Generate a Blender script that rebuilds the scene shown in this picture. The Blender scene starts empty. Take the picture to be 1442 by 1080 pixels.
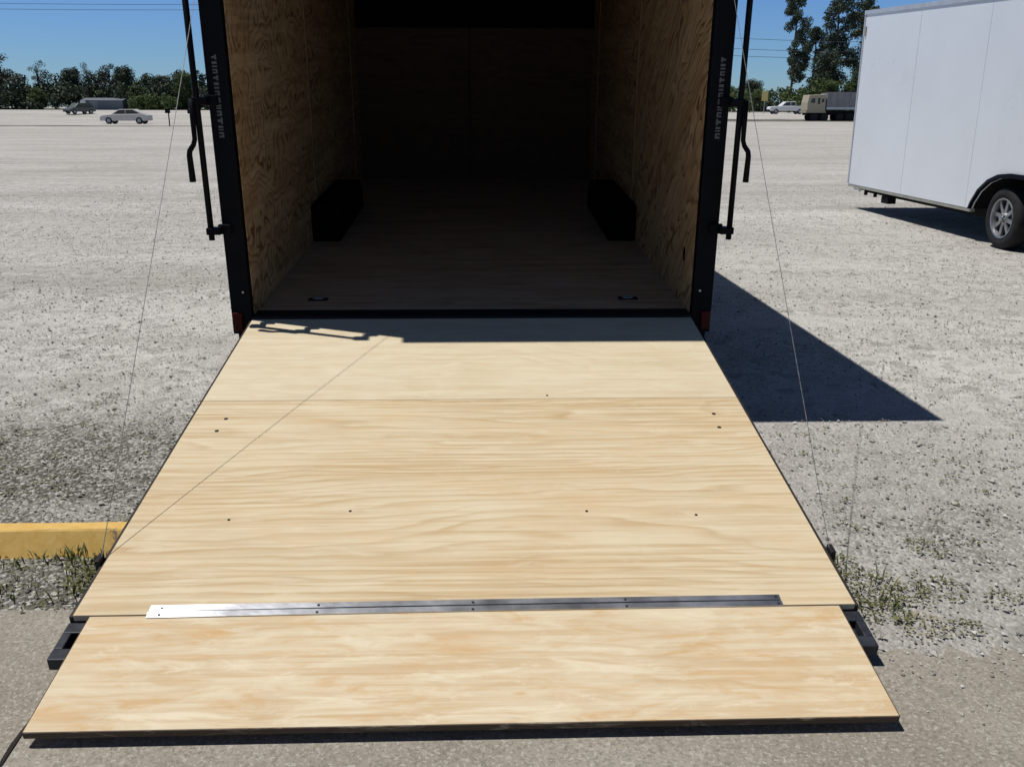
import bpy, bmesh, math, random
import numpy as np
from mathutils import Vector, Matrix

R = math.radians
sc = bpy.context.scene
COL = sc.collection
random.seed(7)
RNG = np.random.default_rng(11)

# ------------------------------------------------------------------ camera
PITCH, YAW, ROLL = 0.2924, 0.0347, 0.0032
cam_d = bpy.data.cameras.new('camera')
cam = bpy.data.objects.new('camera', cam_d)
COL.objects.link(cam)
sc.camera = cam
cam_d.sensor_width = 36.0
cam_d.lens = 1287.8 / 1442 * 36.0
cam_d.clip_start = 0.05
cam_d.clip_end = 6000
F_ = Vector((math.sin(YAW) * math.cos(PITCH), math.cos(YAW) * math.cos(PITCH), -math.sin(PITCH)))
R_ = Vector((math.cos(YAW), -math.sin(YAW), 0))
U_ = R_.cross(F_)
R2, U2 = R_ * math.cos(ROLL) + U_ * math.sin(ROLL), U_ * math.cos(ROLL) - R_ * math.sin(ROLL)
m3 = Matrix((R2, U2, -F_)).transposed()
cam.matrix_world = Matrix.Translation((0.0402, -4.7212, 1.5295)) @ m3.to_4x4()

# ------------------------------------------------------------------ light
TO_SUN = Vector((-0.38, 0.045, 1.0)).normalized()
SUN_EL = math.asin(TO_SUN.z)
SUN_AZ = math.atan2(TO_SUN.x, TO_SUN.y)
sd = bpy.data.lights.new('sun', 'SUN')
sd.energy = 3.9
sd.angle = R(0.53)
sd.color = (1.0, 0.968, 0.915)
sun = bpy.data.objects.new('sun', sd)
COL.objects.link(sun)
sun.rotation_euler = (-TO_SUN).to_track_quat('-Z', 'Y').to_euler()
sun.location = (-8, 2, 20)

w = bpy.data.worlds.new('World')
sc.world = w
w.use_nodes = True
nt = w.node_tree
bg = nt.nodes['Background']
sky = nt.nodes.new('ShaderNodeTexSky')
sky.sky_type = 'NISHITA'
sky.sun_disc = False
sky.sun_elevation = SUN_EL
sky.sun_rotation = SUN_AZ
sky.altitude = 300
sky.air_density = 1.0
sky.dust_density = 0.0
sky.ozone_density = 1.0
tint = nt.nodes.new('ShaderNodeMix')
tint.data_type = 'RGBA'
tint.blend_type = 'MULTIPLY'
tint.inputs[0].default_value = 1.0
# the low sky is a clear saturated blue, the zenith deep and dim
wtc = nt.nodes.new('ShaderNodeTexCoord')
wsp = nt.nodes.new('ShaderNodeSeparateXYZ')
wcr = nt.nodes.new('ShaderNodeValToRGB')
nt.links.new(wtc.outputs['Generated'], wsp.inputs[0])
nt.links.new(wsp.outputs[2], wcr.inputs[0])
wcr.color_ramp.elements[0].position = 0.0
wcr.color_ramp.elements[0].color = (0.60, 0.94, 1.48, 1)
wcr.color_ramp.elements[1].position = 0.45
wcr.color_ramp.elements[1].color = (0.46, 0.48, 0.56, 1)
e2 = wcr.color_ramp.elements.new(0.13)
e2.color = (0.62, 1.0, 1.72, 1)
nt.links.new(wcr.outputs[0], tint.inputs[7])
nt.links.new(sky.outputs[0], tint.inputs[6])
nt.links.new(tint.outputs[2], bg.inputs[0])
bg.inputs[1].default_value = 0.055

vs = sc.view_settings
vs.view_transform = 'Standard'
vs.look = 'None'
vs.gamma = 1.0
vs.exposure = 0.0
vs.use_curve_mapping = False
sc.cycles.diffuse_bounces = 4


# ------------------------------------------------------------------ materials
class NM:
    def __init__(s, name):
        s.m = bpy.data.materials.new(name)
        s.m.use_nodes = True
        s.t = s.m.node_tree
        s.b = s.t.nodes['Principled BSDF']
        s.b.inputs['Specular IOR Level'].default_value = 0.3

    def n(s, typ, **kw):
        x = s.t.nodes.new(typ)
        for k, v in kw.items():
            setattr(x, k, v)
        return x

    def l(s, a, b):
        s.t.links.new(a, b)

    def val(s, sock, v):
        if hasattr(v, 'is_output'):
            s.l(v, sock)
        else:
            sock.default_value = v

    def math(s, op, a, b=0.0, c=None, clamp=False):
        x = s.n('ShaderNodeMath', operation=op, use_clamp=clamp)
        s.val(x.inputs[0], a)
        s.val(x.inputs[1], b)
        if c is not None:
            s.val(x.inputs[2], c)
        return x.outputs[0]

    def coords(s, kind='Object', scale=(1, 1, 1), loc=(0, 0, 0)):
        tc = s.n('ShaderNodeTexCoord')
        mp = s.n('ShaderNodeMapping')
        s.l(tc.outputs[kind], mp.inputs[0])
        mp.inputs['Scale'].default_value = scale
        mp.inputs['Location'].default_value = loc
        return mp.outputs[0]

    def noise(s, vec, scale=1.0, detail=3, rough=0.55, dist=0.0):
        x = s.n('ShaderNodeTexNoise')
        s.l(vec, x.inputs['Vector'])
        x.inputs['Scale'].default_value = scale
        x.inputs['Detail'].default_value = detail
        x.inputs['Roughness'].default_value = rough
        x.inputs['Distortion'].default_value = dist
        return x.outputs['Fac']

    def ramp(s, fac, stops, interp='LINEAR'):
        x = s.n('ShaderNodeValToRGB')
        x.color_ramp.interpolation = interp
        s.val(x.inputs[0], fac)
        el = x.color_ramp.elements
        while len(el) < len(stops):
            el.new(0.5)
        for e, (p, c) in zip(el, stops):
            e.position = p
            e.color = (c[0], c[1], c[2], 1) if hasattr(c, '__len__') else (c, c, c, 1)
        return x.outputs[0]

    def mix(s, fac, a, b, mode='MIX'):
        x = s.n('ShaderNodeMix', data_type='RGBA', blend_type=mode)
        s.val(x.inputs[0], fac)
        for sock, v in ((x.inputs[6], a), (x.inputs[7], b)):
            if hasattr(v, 'is_output'):
                s.l(v, sock)
            else:
                sock.default_value = (v[0], v[1], v[2], 1)
        return x.outputs[2]

    def bump(s, h, strength=0.3, dist=0.01):
        x = s.n('ShaderNodeBump')
        s.l(h, x.inputs['Height'])
        x.inputs['Strength'].default_value = strength
        x.inputs['Distance'].default_value = dist
        s.l(x.outputs[0], s.b.inputs['Normal'])

    def col(s, c):
        if hasattr(c, 'is_output'):
            s.l(c, s.b.inputs['Base Color'])
        else:
            s.b.inputs['Base Color'].default_value = (c[0], c[1], c[2], 1)

    def rough(s, r):
        s.val(s.b.inputs['Roughness'], r)


def simple(name, c, rough=0.5, metal=0.0, var=0.15, vscale=6.0, bump=0.0, spec=0.3):
    m = NM(name)
    v = m.coords()
    n = m.noise(v, vscale, 4)
    lo = tuple(x * (1 - var) for x in c)
    hi = tuple(min(1, x * (1 + var)) for x in c)
    m.col(m.ramp(n, [(0.3, lo), (0.7, hi)]))
    m.rough(m.math('ADD', m.math('MULTIPLY', n, 0.2), rough - 0.1))
    m.b.inputs['Metallic'].default_value = metal
    m.b.inputs['Specular IOR Level'].default_value = spec
    if bump:
        m.bump(m.noise(v, vscale * 8, 3), bump, 0.003)
    return m.m


def plywood(name, light, dark, tint, axes='XY', seed=0.0, rings=1.0, swirl=1.0, across=1.0, contrast=0.5,
            lines=0.5, pitch=34.0, blotch=0.4, pale=(0.74, 0.64, 0.46), smudges=0.3, vk=5.0, turn=0.0):
    """Rotary-cut veneer: contour lines of a slow field, stretched along the grain."""
    m = NM(name)
    tc = m.n('ShaderNodeTexCoord')
    sp = m.n('ShaderNodeSeparateXYZ')
    m.l(tc.outputs['Object'], sp.inputs[0])
    idx = {'X': 0, 'Y': 1, 'Z': 2}
    u, v = sp.outputs[idx[axes[0]]], sp.outputs[idx[axes[1]]]

    if turn:
        ct, st = math.cos(turn), math.sin(turn)
        u, v = (m.math('ADD', m.math('MULTIPLY', u, ct), m.math('MULTIPLY', v, st)),
                m.math('SUBTRACT', m.math('MULTIPLY', v, ct), m.math('MULTIPLY', u, st)))

    def vec(su, sv, o):
        c = m.n('ShaderNodeCombineXYZ')
        m.l(m.math('MULTIPLY_ADD', u, su, o + seed), c.inputs[0])
        m.l(m.math('MULTIPLY_ADD', v, sv, o * 1.7 + seed * 2.3), c.inputs[1])
        c.inputs[2].default_value = seed
        return c.outputs[0]

    slow = m.noise(vec(0.55 * swirl, 2.0 * across, 0.0), 1.0, 3, 0.45)
    slow2 = m.noise(vec(2.2 * swirl, 7.0 * across, 5.0), 1.0, 2, 0.5)
    field = m.math('ADD', m.math('MULTIPLY', slow, 17.0 * rings), m.math('ADD', m.math('MULTIPLY', slow2, 2.2 * rings), m.math('MULTIPLY', v, vk * across)))
    fr = m.math('FRACT', field)
    line = m.ramp(fr, [(0.0, 0.1), (0.55, 0.3), (0.86, 1.0), (1.0, 0.1)])
    soft = m.noise(vec(0.9, 9.0 * across, 9.0), 1.0, 3, 0.6)
    fibre = m.noise(vec(5.0, 190.0, 3.0), 1.0, 2, 0.6)
    patch = m.noise(vec(1.6, 3.6 * across, 14.0), 1.0, 3, 0.5)
    amt = m.math('MULTIPLY', line, m.math('MULTIPLY', m.ramp(soft, [(0.3, 0.15), (0.7, 1.0)]), contrast), clamp=True)
    c = m.mix(amt, light, dark)
    c = m.mix(m.math('MULTIPLY', m.ramp(patch, [(0.5, 0.0), (0.72, 1.0)]), 0.55), c, tint)
    c = m.mix(m.math('MULTIPLY', m.ramp(fibre, [(0.35, 0.0), (0.75, 1.0)]), 0.22), c, tuple(x * 0.72 for x in dark))
    # close parallel latewood lines, broken along the grain
    ln = m.noise(vec(0.7, pitch, 31.0), 1.0, 3, 0.65, 0.25)
    brk = m.noise(vec(1.5, 3.0, 37.0), 1.0, 3, 0.6)
    c = m.mix(m.math('MULTIPLY', m.math('MULTIPLY', m.ramp(ln, [(0.47, 0.0), (0.60, 1.0)]), m.ramp(brk, [(0.35, 0.25), (0.65, 1.0)])), lines), c, dark)
    # short flecks and blotches of pale and resin-rich wood
    b1 = m.noise(vec(4.2, 17.0, 41.0), 1.0, 5, 0.7, 0.6)
    c = m.mix(m.math('MULTIPLY', m.ramp(b1, [(0.52, 0.0), (0.70, 1.0)]), blotch), c, tint)
    c = m.mix(m.math('MULTIPLY', m.ramp(b1, [(0.30, 1.0), (0.47, 0.0)]), blotch * 1.3), c, pale)
    smudge = m.noise(vec(3.0, 3.0, 21.0), 1.0, 5, 0.65)
    c = m.mix(m.math('MULTIPLY', m.ramp(smudge, [(0.5, 0.0), (0.8, 1.0)]), smudges), c, tuple(x * 0.8 for x in dark))
    m.col(c)
    m.rough(m.math('MULTIPLY_ADD', fibre, 0.2, 0.55))
    m.bump(m.math('ADD', fibre, m.math('MULTIPLY', line, 0.4)), 0.12, 0.002)
    return m.m


def gravel_mat():
    m = NM('gravel')
    g = m.coords()
    big = m.coords(scale=(0.05, 0.22, 1))
    v1 = m.n('ShaderNodeTexVoronoi')
    m.l(g, v1.inputs['Vector'])
    v1.inputs['Scale'].default_value = 85
    v2 = m.n('ShaderNodeTexVoronoi')
    m.l(g, v2.inputs['Vector'])
    v2.inputs['Scale'].default_value = 36
    bw1 = m.n('ShaderNodeRGBToBW')
    m.l(v1.outputs['Color'], bw1.inputs[0])
    bw2 = m.n('ShaderNodeRGBToBW')
    m.l(v2.outputs['Color'], bw2.inputs[0])
    n_mid = m.noise(g, 2.6, 6, 0.68)
    n_big = m.noise(big, 1.0, 5, 0.6)
    n_low = m.noise(g, 0.5, 4, 0.6)
    stone = m.ramp(bw1.outputs[0], [(0.15, (0.17, 0.16, 0.14)), (0.42, (0.40, 0.382, 0.345)), (0.8, (0.68, 0.655, 0.61))])
    stone2 = m.ramp(bw2.outputs[0], [(0.2, (0.26, 0.245, 0.215)), (0.5, (0.42, 0.40, 0.36)), (0.8, (0.58, 0.56, 0.515))])
    c = m.mix(0.42, stone, stone2)
    v3 = m.n('ShaderNodeTexVoronoi')
    m.l(g, v3.inputs['Vector'])
    v3.inputs['Scale'].default_value = 11
    bw3 = m.n('ShaderNodeRGBToBW')
    m.l(v3.outputs['Color'], bw3.inputs[0])
    c = m.mix(m.ramp(bw3.outputs[0], [(0.62, 0.0), (0.8, 0.5)]), c, (0.62, 0.60, 0.55))
    c = m.mix(m.ramp(bw3.outputs[0], [(0.12, 0.6), (0.32, 0.0)]), c, (0.20, 0.19, 0.165))
    fines = m.ramp(n_mid, [(0.42, 0.0), (0.62, 1.0)])
    c = m.mix(m.math('MULTIPLY', fines, 0.5), c, (0.475, 0.455, 0.412))
    tracks = m.noise(m.coords(scale=(0.16, 0.75, 1), loc=(3.1, 0.7, 0)), 1.0, 5, 0.62, 0.4)
    c = m.mix(m.math('MULTIPLY', m.ramp(tracks, [(0.52, 0.0), (0.62, 1.0)]), 0.55), c, (0.56, 0.54, 0.495))
    c = m.mix(m.math('MULTIPLY', m.ramp(tracks, [(0.36, 1.0), (0.46, 0.0)]), 0.5), c, (0.29, 0.275, 0.24))
    c = m.mix(m.math('MULTIPLY', m.ramp(n_big, [(0.42, 0.0), (0.66, 1.0)]), 0.55), c, (0.345, 0.325, 0.29))
    c = m.mix(m.math('MULTIPLY', m.ramp(n_big, [(0.25, 1.0), (0.42, 0.0)]), 0.6), c, (0.56, 0.545, 0.505))
    # damp, mossy ground left of the ramp and a little along its right side
    sp = m.n('ShaderNodeSeparateXYZ')
    m.l(g, sp.inputs[0])

    def blob(cx, cy, rx, ry):
        dx = m.math('DIVIDE', m.math('SUBTRACT', sp.outputs[0], cx), rx)
        dy = m.math('DIVIDE', m.math('SUBTRACT', sp.outputs[1], cy), ry)
        d = m.math('SQRT', m.math('ADD', m.math('MULTIPLY', dx, dx), m.math('MULTIPLY', dy, dy)))
        return m.math('SUBTRACT', 1.0, d, clamp=True)

    bl2 = m.math('MULTIPLY', blob(-2.2, -1.92, 2.2, 0.42), 2.2)
    moss_n = m.noise(g, 4.3, 6, 0.7)
    bl = m.math('ADD', m.math('MULTIPLY', blob(-2.0, -0.95, 1.9, 1.05), 1.5), m.math('ADD', bl2, m.math('MULTIPLY', blob(1.75, -1.6, 1.3, 1.5), 0.45)))
    k = m.math('MULTIPLY', bl, m.ramp(moss_n, [(0.36, 0.35), (0.62, 1.6)]), clamp=True)
    c = m.mix(m.math('MULTIPLY', k, 0.88, clamp=True), c, m.ramp(bw1.outputs[0], [(0.3, (0.05, 0.05, 0.034)), (0.55, (0.13, 0.125, 0.095)), (0.85, (0.46, 0.45, 0.41))]))
    dark_specks = m.ramp(m.noise(g, 31, 3, 0.7), [(0.60, 0.0), (0.70, 1.0)])
    c = m.mix(m.math('MULTIPLY', dark_specks, 0.55), c, (0.12, 0.11, 0.095))
    c = m.mix(1.0, c, (1.03, 1.03, 1.055), 'MULTIPLY')
    m.col(c)
    m.rough(0.9)
    m.b.inputs['Specular IOR Level'].default_value = 0.15
    hh = m.math('ADD', m.math('MULTIPLY', v1.outputs['Distance'], -1.0), m.math('MULTIPLY', n_mid, 0.25))
    m.bump(hh, 0.55, 0.012)
    return m.m


def concrete_mat():
    m = NM('concrete')
    g = m.coords()
    n1 = m.noise(g, 1.3, 6, 0.65)
    n2 = m.noise(g, 85, 4, 0.8)
    n3 = m.noise(g, 95, 2, 0.7)
    c = m.ramp(n1, [(0.3, (0.25, 0.222, 0.178)), (0.7, (0.36, 0.33, 0.275))])
    c = m.mix(m.math('MULTIPLY', m.ramp(n2, [(0.47, 0.0), (0.62, 1.0)]), 0.6), c, (0.13, 0.117, 0.098))
    c = m.mix(m.math('MULTIPLY', m.ramp(n3, [(0.54, 0.0), (0.66, 1.0)]), 0.6), c, (0.50, 0.475, 0.43))
    c = m.mix(m.math('MULTIPLY', m.ramp(m.noise(g, 5.5, 5, 0.7), [(0.58, 0.0), (0.75, 1.0)]), 0.5), c, (0.15, 0.14, 0.125))
    m.col(c)
    m.rough(0.88)
    m.b.inputs['Specular IOR Level'].default_value = 0.2
    m.bump(m.math('ADD', n2, n3), 0.35, 0.004)
    return m.m


def leaf_mat(name, lo, hi, var=0.5):
    m = NM(name)
    geo = m.n('ShaderNodeNewGeometry')
    c = m.mix(geo.outputs['Random Per Island'], lo, hi)
    n = m.noise(m.coords(), 0.5, 3)
    c = m.mix(m.math('MULTIPLY', n, var), c, tuple(x * 0.55 for x in lo))
    m.col(c)
    m.rough(0.6)
    m.b.inputs['Specular IOR Level'].default_value = 0.25
    return m.m


def pebble_mat():
    m = NM('loose_stone')
    geo = m.n('ShaderNodeNewGeometry')
    c = m.ramp(geo.outputs['Random Per Island'], [(0.0, (0.16, 0.15, 0.13)), (0.3, (0.33, 0.315, 0.28)), (0.8, (0.48, 0.46, 0.42)), (1.0, (0.62, 0.60, 0.56))])
    m.col(c)
    m.rough(0.9)
    return m.m


def yellow_mat():
    m = NM('worn_yellow_paint')
    g = m.coords()
    n = m.noise(g, 9, 5, 0.7)
    n2 = m.noise(g, 30, 4, 0.7)
    c = m.ramp(n2, [(0.3, (0.62, 0.38, 0.09)), (0.75, (0.74, 0.50, 0.17))])
    c = m.mix(m.ramp(n, [(0.60, 0.0), (0.66, 1.0)]), c, (0.26, 0.19, 0.11))
    streak = m.noise(m.coords(scale=(14, 1, 1)), 1.0, 4, 0.7)
    c = m.mix(m.math('MULTIPLY', m.ramp(streak, [(0.62, 0.0), (0.72, 1.0)]), 0.45), c, (0.22, 0.14, 0.05))
    m.col(c)
    m.rough(0.75)
    m.bump(n2, 0.3, 0.004)
    return m.m


M = {}
M['gravel'] = gravel_mat()
M['concrete'] = concrete_mat()
M['pebble'] = pebble_mat()
M['yellow'] = yellow_mat()
M['ply_a'] = plywood('ramp_plywood_upper', (0.72, 0.63, 0.455), (0.55, 0.43, 0.26), (0.62, 0.49, 0.31), 'XY', 1.3, rings=0.6, swirl=1.5, contrast=0.4, lines=0.5, pitch=34.0, blotch=0.6, smudges=0.15)
M['ply_b'] = plywood('ramp_plywood_middle', (0.72, 0.615, 0.425), (0.48, 0.33, 0.165), (0.64, 0.44, 0.235), 'XY', 8.2, rings=0.9, swirl=0.75, across=1.1, contrast=0.85, lines=0.8, pitch=60.0, blotch=0.4, smudges=0.15, vk=17.0)
M['ply_c'] = plywood('ramp_plywood_flap', (0.71, 0.605, 0.425), (0.54, 0.36, 0.18), (0.60, 0.385, 0.18), 'XY', 4.7, rings=0.8, swirl=1.0, across=1.3, contrast=0.6, lines=0.65, pitch=42.0, blotch=1.0, smudges=0.2)
M['ply_edge'] = plywood('plywood_edge', (0.10, 0.07, 0.045), (0.04, 0.026, 0.018), (0.07, 0.045, 0.025), 'XZ', 2.0, rings=1.0, across=30)
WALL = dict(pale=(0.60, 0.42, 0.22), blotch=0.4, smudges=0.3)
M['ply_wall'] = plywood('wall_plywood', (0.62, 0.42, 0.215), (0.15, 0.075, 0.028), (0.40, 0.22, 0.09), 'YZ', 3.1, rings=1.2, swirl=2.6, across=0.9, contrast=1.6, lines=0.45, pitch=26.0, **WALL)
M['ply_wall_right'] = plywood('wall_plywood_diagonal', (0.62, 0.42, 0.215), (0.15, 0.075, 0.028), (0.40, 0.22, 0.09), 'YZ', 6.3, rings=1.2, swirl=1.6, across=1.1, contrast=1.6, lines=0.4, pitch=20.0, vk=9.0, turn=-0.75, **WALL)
M['ply_front_shaded'] = plywood('front_plywood_shaded', (0.085, 0.046, 0.02), (0.035, 0.018, 0.008), (0.065, 0.033, 0.013), 'XZ', 5.5, rings=0.7, swirl=2.0, contrast=0.9, lines=0.3, pale=(0.08, 0.045, 0.02), blotch=0.4)  # plywood darkened: the shade of the deep interior is put into its colour
M['floor'] = plywood('floor_plywood', (0.68, 0.49, 0.305), (0.34, 0.205, 0.10), (0.52, 0.31, 0.155), 'XY', 7.7, rings=0.8, swirl=0.5, across=2.2, contrast=0.9, lines=0.6, pale=(0.70, 0.53, 0.35))
M['batten'] = simple('pale_batten', (0.28, 0.19, 0.095), 0.6)
M['black'] = simple('black_paint', (0.005, 0.0055, 0.008), 0.5, var=0.3, spec=0.07)
M['black_rough'] = simple('black_steel', (0.016, 0.016, 0.018), 0.6, var=0.4, vscale=20, bump=0.15, spec=0.25)
M['frame'] = simple('brown_black_frame', (0.03, 0.024, 0.02), 0.6, var=0.4, vscale=20)
M['bracket'] = simple('slate_steel', (0.026, 0.03, 0.038), 0.5, var=0.4, vscale=25)
M['black_liner'] = simple('black_liner', (0.006, 0.006, 0.006), 0.8, spec=0.05)
M['steel'] = simple('zinc_steel', (0.42, 0.43, 0.45), 0.4, 1.0, var=0.2, vscale=30)
M['cable'] = simple('cable_wire', (0.20, 0.20, 0.20), 0.5, 0.3, var=0.4, vscale=60)
M['alu'] = simple('hinge_aluminium', (0.50, 0.51, 0.54), 0.42, 1.0, var=0.25, vscale=7, bump=0.1)
M['decal'] = simple('grey_lettering', (0.10, 0.103, 0.108), 0.5)
M['red'] = simple('red_lens', (0.055, 0.004, 0.004), 0.35, var=0.2, spec=0.12)
M['white'] = simple('white_aluminium', (0.70, 0.74, 0.79), 0.3, var=0.03, vscale=1.2, spec=0.45)
M['white_trim'] = simple('trim_aluminium', (0.50, 0.53, 0.57), 0.35, 0.3, var=0.1)
M['seam'] = simple('seam_grey', (0.22, 0.24, 0.27), 0.6)  # slightly darker base body, seen as grey lines in the panel gaps
M['under'] = simple('underbody_grey', (0.30, 0.30, 0.26), 0.6)
M['tyre'] = simple('tyre_rubber', (0.022, 0.022, 0.024), 0.8, var=0.3, vscale=15, bump=0.2, spec=0.2)
M['alloy'] = simple('alloy_wheel', (0.30, 0.31, 0.325), 0.4, 0.8, var=0.15)
M['well'] = simple('wheel_well_black', (0.01, 0.01, 0.011), 0.8, spec=0.1)
M['bark'] = simple('bark', (0.075, 0.058, 0.045), 0.9, var=0.4, vscale=3, spec=0.1)
M['leaf_dark'] = leaf_mat('leaf_dark', (0.030, 0.048, 0.028), (0.085, 0.110, 0.058))
M['leaf_brown'] = leaf_mat('leaf_brownish', (0.036, 0.034, 0.024), (0.085, 0.072, 0.048))
M['leaf_green'] = leaf_mat('leaf_green', (0.048, 0.082, 0.024), (0.125, 0.170, 0.052))
M['leaf_pine'] = leaf_mat('pine_needles', (0.024, 0.042, 0.026), (0.085, 0.110, 0.060))
M['weed'] = leaf_mat('weed_leaf', (0.060, 0.072, 0.020), (0.190, 0.190, 0.065), 0.3)
M['straw'] = leaf_mat('dry_grass', (0.18, 0.16, 0.08), (0.32, 0.29, 0.16), 0.2)
M['verge'] = simple('verge_grass', (0.075, 0.082, 0.045), 0.9, var=0.4, vscale=0.4, spec=0.1)
M['drain'] = simple('weedy_drain_strip', (0.13, 0.13, 0.105), 0.9, var=0.45, vscale=0.5, spec=0.1)
M['crack'] = simple('joint_dirt', (0.035, 0.03, 0.026), 0.95, spec=0.05)
M['wire'] = simple('power_wire', (0.05, 0.06, 0.08), 0.6)
M['pole'] = simple('weathered_pole', (0.16, 0.13, 0.10), 0.9)
M['cream'] = simple('cream_paint', (0.42, 0.375, 0.27), 0.55, var=0.1)
M['grey_steel'] = simple('grey_steel_body', (0.26, 0.26, 0.265), 0.55, var=0.15, vscale=1.5)
M['glass'] = simple('dark_glass', (0.015, 0.018, 0.022), 0.12, spec=0.6)
M['white_paint'] = simple('white_car_paint', (0.72, 0.73, 0.74), 0.3, var=0.03)
M['silver_paint'] = simple('silver_car_paint', (0.53, 0.52, 0.49), 0.55, var=0.04)
M['dark_paint'] = simple('dark_green_paint', (0.10, 0.115, 0.105), 0.35, var=0.1)
M['shed'] = simple('blue_grey_cladding', (0.15, 0.165, 0.20), 0.6, var=0.1)
M['yellow_sign'] = simple('pale_yellow_sign', (0.62, 0.52, 0.20), 0.5)
M['sign_white'] = simple('white_sign', (0.75, 0.75, 0.72), 0.5)


# ------------------------------------------------------------------ mesh helpers
class MB:
    def __init__(s):
        s.v, s.f = [], []

    def add(s, vs_, fs):
        o = len(s.v)
        s.v += [tuple(p) for p in vs_]
        s.f += [tuple(i + o for i in f) for f in fs]
        return s

    def box(s, x0, x1, y0, y1, z0, z1, fn=None):
        x0, x1 = min(x0, x1), max(x0, x1)
        y0, y1 = min(y0, y1), max(y0, y1)
        z0, z1 = min(z0, z1), max(z0, z1)
        p = [(x0, y0, z0), (x1, y0, z0), (x1, y1, z0), (x0, y1, z0), (x0, y0, z1), (x1, y0, z1), (x1, y1, z1), (x0, y1, z1)]
        if fn:
            p = [fn(*q) for q in p]
        return s.add(p, [(0, 3, 2, 1), (4, 5, 6, 7), (0, 1, 5, 4), (1, 2, 6, 5), (2, 3, 7, 6), (3, 0, 4, 7)])

    def prism(s, poly, axis, a, b):
        """poly in the two other axes (in x,y,z order), extruded from a to b along axis"""
        def mk(p, t):
            q = list(p)
            q.insert('xyz'.index(axis), t)
            return q
        n = len(poly)
        vs_ = [mk(p, a) for p in poly] + [mk(p, b) for p in poly]
        return s.add(vs_, [tuple(range(n - 1, -1, -1)), tuple(range(n, 2 * n))] + [(i, (i + 1) % n, n + (i + 1) % n, n + i) for i in range(n)])

    def tube(s, pts, r, seg=8, caps=True):
        pts = [Vector(p) for p in pts]
        rs = r if isinstance(r, (list, tuple)) else [r] * len(pts)
        rings = []
        for i, p in enumerate(pts):
            d = (pts[min(i + 1, len(pts) - 1)] - pts[max(i - 1, 0)]).normalized()
            a = d.orthogonal().normalized() if i == 0 else (a - d * a.dot(d)).normalized()
            b = d.cross(a)
            rings.append([p + (a * math.cos(2 * math.pi * k / seg) + b * math.sin(2 * math.pi * k / seg)) * rs[i] for k in range(seg)])
        vs_ = [q for rg in rings for q in rg]
        fs = []
        for i in range(len(pts) - 1):
            for k in range(seg):
                k2 = (k + 1) % seg
                fs.append((i * seg + k, i * seg + k2, (i + 1) * seg + k2, (i + 1) * seg + k))
        if caps:
            fs.append(tuple(range(seg - 1, -1, -1)))
            fs.append(tuple((len(pts) - 1) * seg + k for k in range(seg)))
        return s.add(vs_, fs)

    def lathe_x(s, prof, seg=40, cx=0, cy=0, cz=0):
        """prof: (x, r) pairs turned about the x axis"""
        vs_, fs = [], []
        n = len(prof)
        for k in range(seg):
            a = 2 * math.pi * k / seg
            for x, r in prof:
                vs_.append((cx + x, cy + r * math.cos(a), cz + r * math.sin(a)))
        for k in range(seg):
            k2 = (k + 1) % seg
            for i in range(n - 1):
                fs.append((k * n + i, k * n + i + 1, k2 * n + i + 1, k2 * n + i))
        return s.add(vs_, fs)

    def build(s, name, mat, parent=None, smooth=False, bevel=0.0):
        me = bpy.data.meshes.new(name)
        me.from_pydata(s.v, [], s.f)
        bm = bmesh.new()
        bm.from_mesh(me)
        bmesh.ops.recalc_face_normals(bm, faces=bm.faces)
        bm.to_mesh(me)
        bm.free()
        me.materials.append(mat)
        if smooth:
            me.polygons.foreach_set('use_smooth', [True] * len(me.polygons))
        o = bpy.data.objects.new(name, me)
        COL.objects.link(o)
        if parent:
            o.parent = parent
        if bevel:
            b = o.modifiers.new('bevel', 'BEVEL')
            b.width = bevel
            b.segments = 2
            b.limit_method = 'ANGLE'
        return o


def empty(name, loc, rot=(0, 0, 0)):
    o = bpy.data.objects.new(name, None)
    o.empty_display_size = 0.2
    o.location = loc
    o.rotation_euler = rot
    COL.objects.link(o)
    return o


def tag(o, label=None, cat=None, group=None, kind=None):
    for k, v in (('label', label), ('category', cat), ('group', group), ('kind', kind)):
        if v:
            o[k] = v
    return o


def copy_tree(o, parent=None):
    c = o.copy()
    COL.objects.link(c)
    if parent:
        c.parent = parent
    for ch in list(o.children):
        copy_tree(ch, c)
    return c


# ------------------------------------------------------------------ ground
def ground_z(y):
    t_ = min(1, max(0, (y - 116) / 18.0))
    return 0.72 * t_ * t_ * (3 - 2 * t_)


def build_ground():
    xs = [-1600, -500, -200, -80, -30, -12, -5, 0, 5, 12, 30, 80, 200, 500, 1600]
    ys = [-300, -40, -10, -4, 0, 4, 10, 25, 50, 80, 110, 116, 120, 124, 128, 131, 134, 150, 200, 300, 600, 1500, 3000]
    vs_, fs = [], []
    for y in ys:
        for x in xs:
            vs_.append((x, y, ground_z(y)))
    n = len(xs)
    for j in range(len(ys) - 1):
        for i in range(n - 1):
            fs.append((j * n + i, j * n + i + 1, (j + 1) * n + i + 1, (j + 1) * n + i))
    o = MB().add(vs_, fs).build('gravel_lot', M['gravel'])
    tag(o, kind='structure')


build_ground()


def strip(name, mat, pts_lo, pts_hi, dz=0.004):
    n = len(pts_lo)
    vs_ = [(x, y, ground_z(y) + dz) for x, y in pts_lo] + [(x, y, ground_z(y) + dz) for x, y in pts_hi]
    o = MB().add(vs_, [(i, i + 1, n + i + 1, n + i) for i in range(n - 1)]).build(name, mat)
    return tag(o, kind='structure')


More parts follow.
